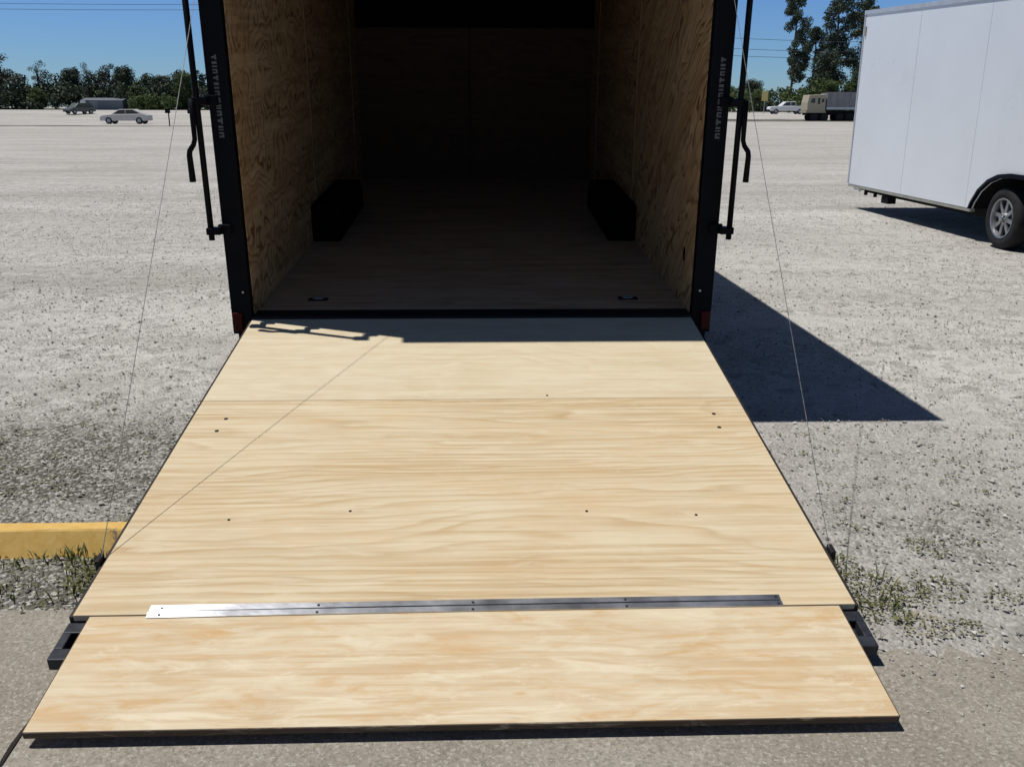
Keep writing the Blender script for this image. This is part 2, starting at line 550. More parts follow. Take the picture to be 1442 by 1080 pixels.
# concrete apron in front (its right edge ragged where gravel has washed over)
edge = [(-9.0, -2.10), (-1.0, -2.105), (0.8, -2.2), (1.12, -2.33)]
x = 1.2
while x < 3.4:
    edge.append((x, -2.40 - 0.07 * (x - 1.2) + RNG.uniform(-0.035, 0.035)))
    x += 0.045
edge += [(9.0, -2.7)]
lo = [(x_, -9.0) for x_, _ in edge]
vs_ = [(a, b, 0.004) for a, b in lo] + [(a, b, 0.004) for a, b in edge]
n_ = len(edge)
cb = MB().add(vs_, [(i, i + 1, n_ + i + 1, n_ + i) for i in range(n_ - 1)])
tag(cb.build('concrete_apron', M['concrete']), kind='structure')
# joint in the concrete
jp, jq = [], []
for k in range(40):
    y = -2.62 - k * 0.07
    xx = -1.128 - 0.006 * math.sin(k * 1.7) - 0.05 * (k / 20) + RNG.uniform(-0.003, 0.003)
    wd = 0.0035 + RNG.uniform(0, 0.003)
    jp.append((xx - wd, y))
    jq.append((xx + wd, y))
strip('concrete_joint', M['crack'], jp, jq, 0.008)


def wavy(y0, y1, x0, x1, n, amp):
    lo_, hi_ = [], []
    for i in range(n + 1):
        x_ = x0 + (x1 - x0) * i / n
        lo_.append((x_, y0 + RNG.uniform(-amp, amp)))
        hi_.append((x_, y1 + RNG.uniform(-amp, amp)))
    return lo_, hi_


strip('weedy_strip', M['drain'], *wavy(73.0, 76.2, -120, -6, 60, 0.5))
strip('verge_strip', M['drain'], *wavy(112.0, 122.0, 10, 130, 60, 1.0))
strip('grass_verge', M['verge'], *wavy(236, 420, -420, 420, 60, 3.0))


# loose stones on the lot and spilled over the concrete edge
def scatter_pebbles():
    N = 120000
    px = RNG.uniform(-8.5, 10.0, N * 3)
    t_ = RNG.uniform(0, 1, N * 3)  # nearer the camera is denser in depth
    py = -2.75 + 17.0 * t_ ** 1.9
    under = (np.abs(px) < 1.17) & (py > -2.75)
    onconc = np.where(px < 0, py < -2.06, py < -2.42 - 0.07 * (px - 1.2))
    spill = onconc & (px > 1.1) & (RNG.uniform(0, 1, N * 3) < np.exp((py + 2.42 + 0.07 * (px - 1.2)) / 0.09) * 0.9)
    ok = (~under) & ((~onconc) | spill)
    # clumpy density
    dens = 0.5 + 0.5 * np.sin(px * 2.1 + 1.3 * np.sin(py * 1.7)) * np.sin(py * 2.9 + px)
    ok &= RNG.uniform(0, 1, N * 3) < 0.35 + 0.65 * dens
    px, py = px[ok][:N], py[ok][:N]
    n = len(px)
    s = RNG.lognormal(math.log(0.0052), 0.42, n).clip(0.0025, 0.018)
    base = np.array([(1, 0, 0), (0, 1, 0), (-1, 0, 0), (0, -1, 0), (0, 0, 1), (0, 0, -1)], float)
    faces = np.array([(0, 1, 4), (1, 2, 4), (2, 3, 4), (3, 0, 4), (1, 0, 5), (2, 1, 5), (3, 2, 5), (0, 3, 5)])
    ang = RNG.uniform(0, 6.283, n)
    jit = RNG.uniform(0.65, 1.25, (n, 6, 3))
    P = base[None] * jit + RNG.uniform(-.25, .25, (n, 6, 3))
    ca, sa = np.cos(ang)[:, None], np.sin(ang)[:, None]
    X = P[..., 0] * ca - P[..., 1] * sa * 0.75
    Y = P[..., 0] * sa + P[..., 1] * ca * 0.75
    V = np.stack([px[:, None] + X * s[:, None], py[:, None] + Y * s[:, None], 0.006 + s[:, None] * (0.15 + 0.55 * P[..., 2])], -1).reshape(-1, 3)
    Fc = (faces[None] + (np.arange(n) * 6)[:, None, None]).reshape(-1, 3)
    me = bpy.data.meshes.new('loose_gravel')
    me.from_pydata(V.tolist(), [], Fc.tolist())
    me.materials.append(M['pebble'])
    o = bpy.data.objects.new('loose_gravel', me)
    COL.objects.link(o)
    tag(o, 'loose pale limestone chips scattered over the lot around the ramp', 'gravel', kind='stuff')


scatter_pebbles()

# ------------------------------------------------------------------ the black cargo trailer
TILT, ZS, SL = 0.0737, 0.4741, 0.1524
HW, LW, FRONT = 1.262, 1.155, 5.02


def roof(y, off=0.0):
    return 2.47 - 0.112 * y + off


T = empty('cargo_trailer', (0, 0, ZS), (TILT, 0, 0))
tag(T, 'black enclosed cargo trailer with its rear ramp door folded down and a plywood lined interior', 'trailer')

# outer skin: two sides, roof, front, one shell
sk = MB()
for s in (-1, 1):
    sk.prism([(0.06, -0.14), (FRONT, -0.14), (FRONT, roof(FRONT, -0.03)), (0.06, roof(0.06, -0.03))], 'x', s * 1.185, s * 1.252)
sk.box(-1.252, 1.252, FRONT + 0.001, FRONT + 0.05, -0.14, roof(FRONT, -0.03))
sk.build('outer_skin', M['black'], T)
rf = MB()
for y0, y1 in ((-0.045, FRONT + 0.05),):
    v0 = [(-1.296, y0, roof(y0, -0.028)), (1.296, y0, roof(y0, -0.028)), (1.296, y1, roof(y1, -0.028)), (-1.296, y1, roof(y1, -0.028))]
    v1 = [(a, b, c + 0.03) for a, b, c in v0]
    rf.add(v0 + v1, [(0, 3, 2, 1), (4, 5, 6, 7), (0, 1, 5, 4), (1, 2, 6, 5), (2, 3, 7, 6), (3, 0, 4, 7)])
rf.build('roof', M['black'], T)

# rear frame
for s in (-1, 1):
    MB().box(s * 1.157, s * HW, 0.0, 0.058, -0.088, roof(0.03, -0.031)).build('rear_post', M['black'], T, bevel=0.006)
MB().box(-1.156, 1.156, 0.0, 0.056, 2.33, roof(0.03, -0.033)).build('header', M['black'], T, bevel=0.004)
MB().box(-1.156, 1.156, 0.004, 0.13, -0.085, 0.004).build('sill', M['black_rough'], T)
posts = [o for o in T.children if o.name.startswith('rear_post')]
for p, s in zip(posts, (-1, 1)):
    # worn vertical lettering strip, now only a row of grey blocks
    b = MB()
    z = 0.915
    k = 0
    while z < 1.275:
        h = [0.026, 0.022, 0.03, 0.024, 0.02][k % 5]
        x0, x1 = 1.203, 1.226
        if k % 3 == 0:
            b.box(s * x0, s * x1, -0.0025, 0.0, z, z + h * 0.35)
            b.box(s * x0, s * (x0 + 0.008), -0.0025, 0.0, z + h * 0.36, z + h)
            b.box(s * (x0 + 0.0085), s * x1, -0.0025, 0.0, z + h * 0.65, z + h)
        elif k % 3 == 1:
            b.box(s * x0, s * x1, -0.0025, 0.0, z, z + h * 0.3)
            b.box(s * x0, s * x1, -0.0025, 0.0, z + h * 0.55, z + h)
        else:
            b.box(s * x0, s * (x0 + 0.009), -0.0025, 0.0, z, z + h)
            b.box(s * (x0 + 0.0095), s * x1, -0.0025, 0.0, z + h * 0.3, z + h * 0.7)
        z += h + 0.008
        k += 1
    b.build('lettering', M['decal'], p)
    MB().box(s * 1.205, s * 1.256, -0.012, -0.001, -0.07, 0.03).build('tail_light', M['red'], p, bevel=0.004)
    MB().tube([(s * 1.19, -0.006, 0.14), (s * 1.19, 0.0, 0.14)], 0.006).build('bolt', M['steel'], p)

# lock bars outboard of the posts
for s in (-1, 1):
    xo = 1.300
    bar = MB().tube([(s * xo, -0.062, 0.425), (s * xo, -0.062, 1.93)], 0.0145, 10).build('lock_bar', M['black'], T, smooth=True)
    tag(bar, kind=None)
    for z in (0.47, 1.09, 1.885):
        MB().box(s * (HW - 0.05), s * (HW + 0.012), -0.03, -0.0005, z - 0.024, z + 0.024).build('bracket_foot', M['black'], bar, bevel=0.003)
        MB().box(s * (HW - 0.012), s * (xo + 0.02), -0.082, -0.0305, z - 0.017, z + 0.017).build('bracket', M['black'], bar, bevel=0.004)
    h = MB()
    x1 = s * (xo + 0.02)
    h.tube([(x1, -0.07, 1.10), (x1 + s * 0.004, -0.074, 1.0), (x1 + s * 0.004, -0.078, 0.915), (x1 + s * 0.012, -0.08, 0.89),
            (x1 + s * 0.032, -0.084, 0.862), (x1 + s * 0.036, -0.084, 0.84), (x1 + s * 0.034, -0.084, 0.715)],
           [0.017, 0.013, 0.012, 0.012, 0.013, 0.014, 0.016], 8)
    h.build('lever_handle', M['black'], bar, smooth=True)

# floor, walls, ceiling, front
MB().box(-LW, LW, 0.131, 2.44, -0.03, 0.0).build('floor', M['floor'], T)
MB().box(-LW, LW, 2.443, 4.9, -0.03, -0.0005).build('floor', M['floor'], T)
SEAMS = [(0.06, 2.128), (2.134, 4.40), (4.406, 4.9)]
for s in (-1, 1):
    for k, (y0, y1) in enumerate(SEAMS):
        mm = M['ply_wall_right'] if (s > 0 and k == 0) else M['ply_wall']
        MB().prism([(y0, -0.03), (y1, -0.03), (y1, roof(y1, -0.1)), (y0, roof(y0, -0.1))], 'x', s * LW, s * (LW + 0.012)).build('wall_panel', mm, T)
    for ys in (2.131, 4.403):
        MB().box(s * (LW - 0.007), s * (LW - 0.0005), ys - 0.022, ys + 0.022, 0.0, roof(ys, -0.12)).build('seam_batten', M['batten'], T, bevel=0.002)
    # wheel boxes
    wb = MB()
    wb.prism([(1.86, 0.002), (3.22, 0.002), (3.22, 0.15), (3.06, 0.262), (1.92, 0.262), (1.86, 0.25)], 'x', s * (LW - 0.001), s * (LW - 0.20))
    wb.build('wheel_box', M['black_liner'], T, bevel=0.012)
    # recessed tie-down ring
    cx = s * 0.87
    pl = MB().box(cx - 0.055, cx + 0.055, 0.318, 0.378, 0.0005, 0.004).build('tie_down', M['black_rough'], T, bevel=0.002)
    pts = [(cx + 0.03 * math.cos(a), 0.348 + 0.016 * math.sin(a), 0.009) for a in [i * 2 * math.pi / 16 for i in range(17)]]
    MB().tube(pts, 0.0042, 6, False).build('ring', M['steel'], pl, smooth=True)
cl = MB()
v0 = [(-LW, 0.06, roof(0.06, -0.105)), (LW, 0.06, roof(0.06, -0.105)), (LW, 4.9, roof(4.9, -0.105)), (-LW, 4.9, roof(4.9, -0.105))]
v1 = [(a, b, c + 0.02) for a, b, c in v0]
cl.add(v0 + v1, [(0, 3, 2, 1), (4, 5, 6, 7), (0, 1, 5, 4), (1, 2, 6, 5), (2, 3, 7, 6), (3, 0, 4, 7)])
cl.build('ceiling', M['black_liner'], T)
for y in (1.2, 2.4, 3.6):
    MB().box(-LW + 0.01, LW - 0.01, y - 0.02, y + 0.02, roof(y, -0.15), roof(y, -0.112)).build('roof_bow', M['black'], T)
for x0, x1 in ((-LW + 0.002, -0.062), (-0.056, LW - 0.002)):
    MB().box(x0, x1, 4.885, 4.9, -0.03, 1.44).build('front_wall', M['ply_front_shaded'], T)
MB().box(-LW + 0.002, LW - 0.002, 4.87, 4.9, 1.443, roof(4.9, -0.11)).build('front_dark_panel', M['black_liner'], T)  # added black panel, stands for the darkness high at the front end
ve = MB()
pts = [(LW - 0.004, 0.265 + 0.016 * math.cos(a), 0.275 + 0.038 * math.sin(a)) for a in [i * 2 * math.pi / 20 for i in range(20)]]
ve.add(pts + [(LW - 0.0002, b, c) for a, b, c in pts], [tuple(range(20))] + [(i, (i + 1) % 20, 20 + (i + 1) % 20, 20 + i) for i in range(20)])
ve.build('oval_wall_vent', M['black_liner'], T)
# underframe
un = MB()
for s in (-1, 1):
    un.box(s * 1.12, s * 1.18, 0.1, FRONT, -0.14, -0.035)
for k in range(12):
    un.box(-1.119, 1.119, 0.25 + k * 0.4, 0.29 + k * 0.4, -0.12, -0.035)
un.build('underframe', M['black_rough'], T)


# wheels (shared builder)
def make_wheel(parent, cx, cy, cz, out, rad=0.345, wid=0.21, rim_mat=None):
    """out = +1 / -1: side of the x axis the wheel face looks to; returns the tyre part"""
    ty = MB()
    h = wid / 2
    prof = [(-h * 0.82, rad * 0.66), (-h, rad * 0.76), (-h * 0.98, rad * 0.88), (-h * 0.78, rad * 0.975), (-h * 0.4, rad), (h * 0.4, rad),
            (h * 0.78, rad * 0.975), (h * 0.98, rad * 0.88), (h, rad * 0.76), (h * 0.82, rad * 0.66)]
    ty.lathe_x(prof, 48, cx, cy, cz)
    t = ty.build('wheel', M['tyre'], parent, smooth=True)
    rm = MB()
    f = out
    prof = [(f * h * 0.80, rad * 0.665), (f * h * 0.92, rad * 0.655), (f * h * 0.88, rad * 0.61), (f * h * 0.30, rad * 0.57), (-f * h * 0.6, rad * 0.6)]
    rm.lathe_x(prof, 48, cx, cy, cz)
    # hub disc and eight spokes
    rm.lathe_x([(f * h * 0.15, 0.0), (f * h * 0.15, rad * 0.2)], 24, cx, cy, cz)
    rm.lathe_x([(f * h * 0.72, 0.001), (f * h * 0.72, rad * 0.17), (f * h * 0.55, rad * 0.22), (f * h * 0.1, rad * 0.23)], 24, cx, cy, cz)
    for k in range(8):
        a = 2 * math.pi * k / 8 + 0.2
        c_, s_ = math.cos(a), math.sin(a)
        def fn(x_, y_, z_):
            return (cx + x_, cy + y_ * c_ - z_ * s_, cz + y_ * s_ + z_ * c_)
        rm.box(f * h * 0.3, f * h * 0.62, rad * 0.2, rad * 0.6, -rad * 0.062, rad * 0.062, fn)
    rm.build('rim', rim_mat or M['alloy'], t)
    bk = MB()
    bk.lathe_x([(-f * h * 0.1, 0.0), (-f * h * 0.1, rad * 0.62)], 32, cx, cy, cz)
    bk.build('brake_drum', M['well'], t)
    cap = MB()
    cap.lathe_x([(f * h * 0.73, rad * 0.1), (f * h * 1.0, rad * 0.09), (f * h * 1.05, 0.001)], 20, cx, cy, cz)
    for k in range(6):
        a = 2 * math.pi * k / 6
        cap.tube([(cx + f * h * 0.7, cy + rad * 0.145 * math.cos(a), cz + rad * 0.145 * math.sin(a)), (cx + f * h * 0.86, cy + rad * 0.145 * math.cos(a), cz + rad * 0.145 * math.sin(a))], 0.01, 6)
    cap.build('hub', M['steel'], t)
    return t


for s in (-1, 1):
    for y in (2.2, 3.06):
        zl = (0.345 - ZS - y * math.sin(TILT)) / math.cos(TILT)
        make_wheel(T, s * 1.13, y, zl, s)

# ramp door (its local frame lies in the ramp: x across, -y down the slope, z up off the boards)
A = SL - TILT
ramp = MB()
for s in (-1, 1):
    ramp.box(s * 1.10, s * 1.163, -0.03, -2.358, -0.068, -0.0215)
    ramp.box(s * 1.1515, s * 1.163, -0.03, -2.358, -0.0213, -0.006)
for y in (-0.06, -0.6, -1.2, -1.8):
    ramp.box(-1.099, 1.099, y - 0.025, y + 0.025, -0.067, -0.0215)
ramp.box(-1.16, 1.16, -2.36, -2.30, -0.0675, -0.0216)
rd = ramp.build('ramp_door', M['frame'], T)
rd.rotation_euler = (A, 0, 0)
rd['label'] = 'plywood ramp door lying open to the ground'
for y0, y1, mat, nm in ((-0.018, -0.968, M['ply_a'], 'plywood_sheet'), (-0.9705, -2.3585, M['ply_b'], 'plywood_sheet')):
    MB().box(-1.151, 1.151, y0, y1, -0.021, 0.0).build(nm, mat, rd, bevel=0.0015)
fl = MB().box(-1.10, 1.10, -2.3645, -2.797, -0.0195, -0.0005).build('ramp_flap', M['ply_c'], rd, bevel=0.0012)
MB().box(-1.1, 1.1, -2.8, -2.7975, -0.0195, -0.0015).build('flap_edge', M['ply_edge'], rd)
for s in (-1, 1):
    MB().box(s * 1.1008, s * 1.1025, -2.366, -2.797, -0.0193, -0.0015).build('flap_edge', M['ply_edge'], rd)
# aluminium hinge over the joint, slightly skewed and bowed, with screws
hg = MB()
N = 40
for j, (o0, o1, zz) in enumerate(((-2.3205, -2.3432, 0.0035), (-2.3492, -2.3715, 0.0035))):
    vs_ = []
    for i in range(N + 1):
        x_ = -0.935 + 1.868 * i / N
        bow = 0.0035 * math.sin(i / N * 3.1) 
        zw = 0.0002 * math.sin(i * 0.35 + j)
        curl = 0.0036 * max(0.0, 1 - i / N / 0.42) ** 1.2
        for oy, z_ in ((o0, zz + zw + curl), (o1, zz - zw), (o1, 0.0004), (o0, 0.0004)):
            vs_.append((x_, oy + bow - 0.006 + 0.012 * i / N, z_))
    fs = []
    for i in range(N):
        for k in range(4):
            k2 = (k + 1) % 4
            fs.append((i * 4 + k, i * 4 + k2, i * 4 + 4 + k2, i * 4 + 4 + k))
    fs += [(0, 1, 2, 3), tuple(N * 4 + k for k in range(4))]
    hg.add(vs_, fs)
hg.build('hinge_strip', M['alu'], rd)
MB().box(-0.93, 0.93, -2.352, -2.338, 0.0002, 0.0012).build('hinge_pin', M['bracket'], rd)
SCREWS = [(-1.012, -1.136), (-1.023, -1.24), (1.013, -1.126), (1.008, -1.245), (-0.416, -1.83), (0.401, -1.847), (0.325, -0.94), (-0.82, -1.875), (0.776, -1.878)]
for k, (x_, y_) in enumerate(SCREWS):
    r_ = 0.0085 if k < 4 else 0.0052
    MB().add([(x_ + r_ * math.cos(a), y_ + r_ * math.sin(a), z_) for z_ in (0.0002, 0.0016) for a in [i * math.pi / 6 for i in range(12)]],
             [tuple(range(12, 24))] + [(i, (i + 1) % 12, 12 + (i + 1) % 12, 12 + i) for i in range(12)]).build('screw', M['bracket'] if k < 2 else M['frame'], rd)
for k in range(5):
    x_ = -0.9 + k * 0.455
    for y_ in (-2.331, -2.362):
        MB().tube([(x_, y_ - 0.006 + 0.0064 * (x_ + 0.935), 0.0032), (x_, y_ - 0.006 + 0.0064 * (x_ + 0.935), 0.0056)], 0.0042, 8).build('screw', M['frame'], rd)
# black brackets sticking out beside the flap
for s in (-1, 1):
    b = MB()
    b.box(s * 0.9, s * 1.166, -2.3612, -2.405, -0.062, -0.024)
    b.box(s * 1.14, s * 1.166, -2.4052, -2.470, -0.062, -0.024)
    b.box(s * 0.9, s * 1.098, -2.4054, -2.470, -0.062, -0.024)
    b.box(s * 0.9, s * 1.166, -2.4702, -2.515, -0.062, -0.024)
    b.box(s * 1.098, s * 1.139, -2.4056, -2.469, -0.062, -0.05)
    b.build('hinge_bracket', M['bracket'], rd, bevel=0.003)
    # cable lug on the ramp edge
    lg = MB().box(s * 1.1635, s * 1.18, -2.07, -2.115, -0.03, 0.012)
    lg.build('cable_lug', M['black_rough'], rd, bevel=0.003)

# ramp cables with the hem spring hidden behind the header
for s, zt in ((-1, 1.93), (1, 1.84)):
    y1, z1 = -2.09 * math.cos(A), -2.09 * math.sin(A) + 0.006
    pts = []
    for i in range(13):
        k = i / 12
        sag = 0.012 * math.sin(math.pi * k)
        pts.append((s * (1.165 - 0.004 * k), y1 * (1 - k) - 0.004, z1 * (1 - k) + zt * k - sag))
    MB().tube(pts, 0.0014, 6).build('ramp_cable', M['cable'], T)

# ------------------------------------------------------------------ yellow parking curb
cv = empty('parking_curb', (-2.2, -1.68, 0))
prof = [(-0.066, 0.0), (-0.022, 0.082), (-0.016, 0.088), (0.036, 0.089), (0.044, 0.084), (0.07, 0.0)]
b = MB()
nx = 40
vs_, fs = [], []
for i in range(nx + 1):
    xx = -1.6 + 2.75 * i / nx
    for y_, z_ in prof:
        vs_.append((xx, y_ + RNG.normal(0, 0.0006), z_ + (RNG.normal(0, 0.0006) if z_ > 0 else 0)))
m_ = len(prof)
for i in range(nx):
    for k in range(m_ - 1):
        fs.append((i * m_ + k, i * m_ + k + 1, (i + 1) * m_ + k + 1, (i + 1) * m_ + k))
fs += [tuple(range(m_)), tuple(nx * m_ + k for k in range(m_))]
b.add(vs_, fs).build('curb_body', M['yellow'], cv)
for xx, dz in ((0.44, 0.0), (-0.9, 0.0)):
    MB().tube([(xx, -0.005, 0.1), (xx, -0.005, 0.112)], 0.017, 12).build('anchor_pin', M['frame'], cv)
tag(cv, 'worn yellow painted parking curb left of the plywood ramp', 'parking curb')


# ------------------------------------------------------------------ weeds
def blades(b, cx, cy, n, spread, h0, h1, wd=0.006, lean=0.6):
    for _ in range(n):
        a = random.uniform(0, 6.283)
        r_ = spread * math.sqrt(random.random())
        x0, y0 = cx + r_ * math.cos(a), cy + r_ * math.sin(a)
        h = random.uniform(h0, h1)
        d = random.uniform(0, 6.283)
        l_ = h * random.uniform(0.2, lean * 1.6)
        wx, wy = -math.sin(d) * wd * random.uniform(.6, 1.4), math.cos(d) * wd * random.uniform(.6, 1.4)
        z0 = 0.003
        p1 = (x0 + math.cos(d) * l_ * .4, y0 + math.sin(d) * l_ * .4, z0 + h * .65)
        p2 = (x0 + math.cos(d) * l_, y0 + math.sin(d) * l_, z0 + h)
        b.add([(x0 - wx * .5, y0 - wy * .5, z0), (x0 + wx * .5, y0 + wy * .5, z0), (p1[0] + wx, p1[1] + wy, p1[2]), (p1[0] - wx, p1[1] - wy, p1[2]), p2],
              [(0, 1, 2, 3), (3, 2, 4)])


def leaves(b, cx, cy, n, spread, h1, size=0.012):
    for _ in range(n):
        a = random.uniform(0, 6.283)
        r_ = spread * math.sqrt(random.random())
        x0, y0, z0 = cx + r_ * math.cos(a), cy + r_ * math.sin(a), random.uniform(0.006, h1) * (1 - 0.6 * r_ / spread) + 0.004
        d, ti = random.uniform(0, 6.283), random.uniform(-0.5, 0.7)
        s_ = size * random.uniform(0.6, 1.5)
        ux, uy, uz = math.cos(d) * math.cos(ti) * s_, math.sin(d) * math.cos(ti) * s_, math.sin(ti) * s_
        vx, vy = -math.sin(d) * s_ * .5, math.cos(d) * s_ * .5
        b.add([(x0, y0, z0), (x0 + ux * .5 + vx, y0 + uy * .5 + vy, z0 + uz * .5), (x0 + ux, y0 + uy, z0 + uz), (x0 + ux * .5 - vx, y0 + uy * .5 - vy, z0 + uz * .5)],
              [(0, 1, 2, 3)])


wl = MB()
for k in range(60):
    x_, y_ = random.uniform(-3.0, -1.2), random.uniform(-2.07, -1.76)
    blades(wl, x_, y_, 6, 0.06, 0.015, 0.045, 0.003)
    leaves(wl, x_, y_, 16, 0.07, 0.02, 0.010)
for k in range(9):
    x_, y_ = random.uniform(-1.38, -1.22), random.uniform(-2.05, -1.78)
    blades(wl, x_, y_, 8, 0.07, 0.02, 0.055, 0.0028)
    leaves(wl, x_, y_, 40, 0.07, 0.05, 0.010)
for k in range(5):
    blades(wl, random.uniform(-1.5, -1.28), -1.775, 9, 0.04, 0.02, 0.06, 0.003)
tag(wl.build('ground_weeds', M['weed'], None), 'scrubby green weeds between the yellow curb and the concrete', 'weeds', kind='stuff')
wm = MB()
for k in range(130):
    x_, y_ = random.gauss(-2.2, 0.7), random.gauss(-0.7, 0.55)
    if x_ > -1.3 or y_ < -1.55:
        continue
    leaves(wm, x_, y_, 14, 0.05, 0.012, 0.010)
for k in range(110):
    x_, y_ = random.uniform(1.35, 2.9), random.uniform(-2.2, -0.5)
    if x_ < 1.3 + max(0, (y_ + 1.2)) * 0.2:
        continue
    leaves(wm, x_, y_, random.choice((4, 7, 10)), 0.035, 0.012, 0.010)
tag(wm.build('creeping_moss', M['weed'], None), 'low green moss and sprouts scattered through the gravel', 'moss', kind='stuff')

CL = [((1.31, -2.06), 0.085, 0.11, 150, 'thickest green weed clump hugging the right edge of the ramp'),
      ((1.27, -1.88), 0.06, 0.08, 80, 'small weed clump by the ramp edge just above the thickest clump'),
      ((1.30, -2.20), 0.06, 0.07, 90, 'green weed tuft next to the right black hinge bracket'),
      ((1.44, -2.10), 0.06, 0.05, 70, 'low weed tuft just right of the thickest clump'),
      ((1.40, -2.28), 0.055, 0.04, 60, 'flat yellowish weed tuft near the concrete edge right of the bracket'),
      ((1.56, -2.06), 0.06, 0.045, 55, 'dark low weed tuft standing alone on gravel right of the ramp'),
      ((1.75, -2.14), 0.06, 0.035, 45, 'flat weed patch farthest right near the concrete edge'),
      ((1.66, -1.76), 0.06, 0.04, 45, 'small weed tuft farther back on the gravel right of the ramp'),
      ((1.52, -2.30), 0.04, 0.03, 30, 'tiny weed sprout on the concrete edge, lowest right of the ramp')]
for (cx, cy), sp_, h_, n_, lab in CL:
    b = MB()
    leaves(b, cx, cy, int(n_ * 1.8), sp_ * 1.45, h_ * 0.5, 0.009)
    blades(b, cx, cy, int(n_ * .22), sp_ * 1.3, h_ * 0.2, h_ * 0.6, 0.0026)
    o = b.build('weed_clump', M['straw'] if 'yellowish' in lab else M['weed'], None)
    tag(o, lab, 'weed', 'weed clumps right of the ramp')

# ------------------------------------------------------------------ white trailer on the right
WX, WY = 5.95, 10.1
Wt = empty('cargo_trailer', (WX, WY, 0))
tag(Wt, 'white enclosed cargo trailer with silver wheels parked on the gravel at right', 'trailer')


def wroof(y):
    return 2.955 + 0.044 * y      # y local (negative towards the camera)


END = -7.6
arch = [(-3.86, 0.385), (-3.90, 0.46), (-4.02, 0.60), (-4.2, 0.715), (-4.40, 0.78), (-4.62, 0.80), (-5.35, 0.80), (-5.58, 0.78), (-5.78, 0.71), (-5.95, 0.60), (-6.07, 0.46), (-6.10, 0.385)]
base = MB()
base.box(0.02, 2.48, -3.85, -0.02, 0.40, 2.6, lambda a, b_, c: (a, b_, c if c < 1 else wroof(b_) - 0.03))
base.box(0.02, 2.48, END + 0.02, -6.105, 0.40, 2.6, lambda a, b_, c: (a, b_, c if c < 1 else wroof(b_) - 0.03))
base.box(0.02, 2.48, -6.104, -3.851, 0.84, 2.6, lambda a, b_, c: (a, b_, c if c < 1 else wroof(b_) - 0.03))
base.build('inner_body', M['seam'], Wt)
for y0, y1 in ((-0.03, -1.897), (-1.903, -3.697)):
    MB().prism([(y0, 0.385), (y0, wroof(y0) - 0.05), (y1, wroof(y1) - 0.05), (y1, 0.385)], 'x', 0.0, 0.015).build('side_panel', M['white'], Wt, bevel=0.002)
MB().prism([(-3.703, 0.385), (-3.703, wroof(-3.7) - 0.05), (END, wroof(END) - 0.05), (END, 0.385)] + arch[::-1], 'x', 0.0, 0.015).build('side_panel', M['white'], Wt)
MB().prism([(-0.03, 0.385), (-0.03, wroof(0) - 0.05), (END, wroof(END) - 0.05), (END, 0.385)], 'x', 2.485, 2.5).build('side_panel', M['white'], Wt)
for y0, y1 in ((-0.018, 0.0), (END - 0.018, END - 0.001)):
    MB().box(0.0, 2.5, y0, y1, 0.385, wroof(y0) - 0.05).build('end_wall', M['white'], Wt)
tr = MB()
tr.prism([(0.01, wroof(0) - 0.049), (0.01, wroof(0) + 0.012), (END, wroof(END) + 0.012), (END, wroof(END) - 0.049)], 'x', -0.014, 0.02)
tr.prism([(0.01, wroof(0) - 0.049), (0.01, wroof(0) + 0.012), (END, wroof(END) + 0.012), (END, wroof(END) - 0.049)], 'x', 2.48, 2.514)
tr.build('roof_rail', M['white_trim'], Wt)
MB().prism([(0.0, wroof(0) - 0.02), (0.0, wroof(0) + 0.005), (END, wroof(END) + 0.005), (END, wroof(END) - 0.02)], 'x', 0.021, 2.479).build('roof', M['white'], Wt)
MB().box(-0.012, -0.0005, -0.03, 0.005, 0.385, wroof(0) - 0.05).build('corner_trim', M['white_trim'], Wt, bevel=0.003)
MB().box(-0.02, -0.0005, -0.10, -0.065, wroof(0) - 0.36, wroof(0) - 0.22).build('marker_light', M['under'], Wt, bevel=0.004)
MB().box(0.004, 0.05, END, -6.11, 0.33, 0.384).build('bottom_rail', M['under'], Wt)
MB().box(0.004, 0.05, -3.85, -0.02, 0.345, 0.384).build('bottom_rail', M['under'], Wt)
uf = MB()
uf.box(0.25, 0.33, END, -0.1, 0.26, 0.39)
uf.box(2.17, 2.25, END, -0.1, 0.26, 0.39)
uf.box(0.05, 2.45, -0.25, -0.17, 0.30, 0.384)
uf.build('chassis', M['well'], Wt)
for yy in (-0.55, -0.9):
    MB().box(0.06, 0.10, yy - 0.02, yy + 0.02, 0.25, 0.344).build('step_bracket', M['well'], Wt)
MB().box(0.04, 0.16, -1.45, -1.22, 0.20, 0.30).build('stabiliser_jack', M['well'], Wt)
MB().box(0.02, 0.05, -0.42, -0.2, 0.29, 0.343).build('reflector_plate', M['sign_white'], Wt)
# wheel well and fender
ww = MB()
ww.box(0.40, 0.42, -6.10, -3.86, 0.30, 0.835)
ww.add([(0.016, y, z) for y, z in arch] + [(0.40, y, z) for y, z in arch], [(i, i + 1, 13 + i, 12 + i) for i in range(11)])
ww.build('wheel_well', M['well'], Wt)
fd = MB()
out_a = []
cx_, cz_ = -4.98, 0.385
for y, z in arch:
    d = Vector((y - cx_, (z - cz_) * 2.2)).normalized()
    out_a.append((y + d.x * 0.05, z + max(0, d.y) * 0.05))
n_ = len(arch)
vs_ = [(-0.045, y, z) for y, z in arch] + [(-0.03, y, z) for y, z in out_a] + [(-0.001, y, z) for y, z in out_a] + [(-0.001, y, z) for y, z in arch]
fs = []
for k in range(4):
    for i in range(n_ - 1):
        a, c = k * n_, ((k + 1) % 4) * n_
        fs.append((a + i, a + i + 1, c + i + 1, c + i))
fs += [(0, n_, 2 * n_, 3 * n_), (n_ - 1, 2 * n_ - 1, 3 * n_ - 1, 4 * n_ - 1)]
fd.add(vs_, fs).build('fender', M['black'], Wt)
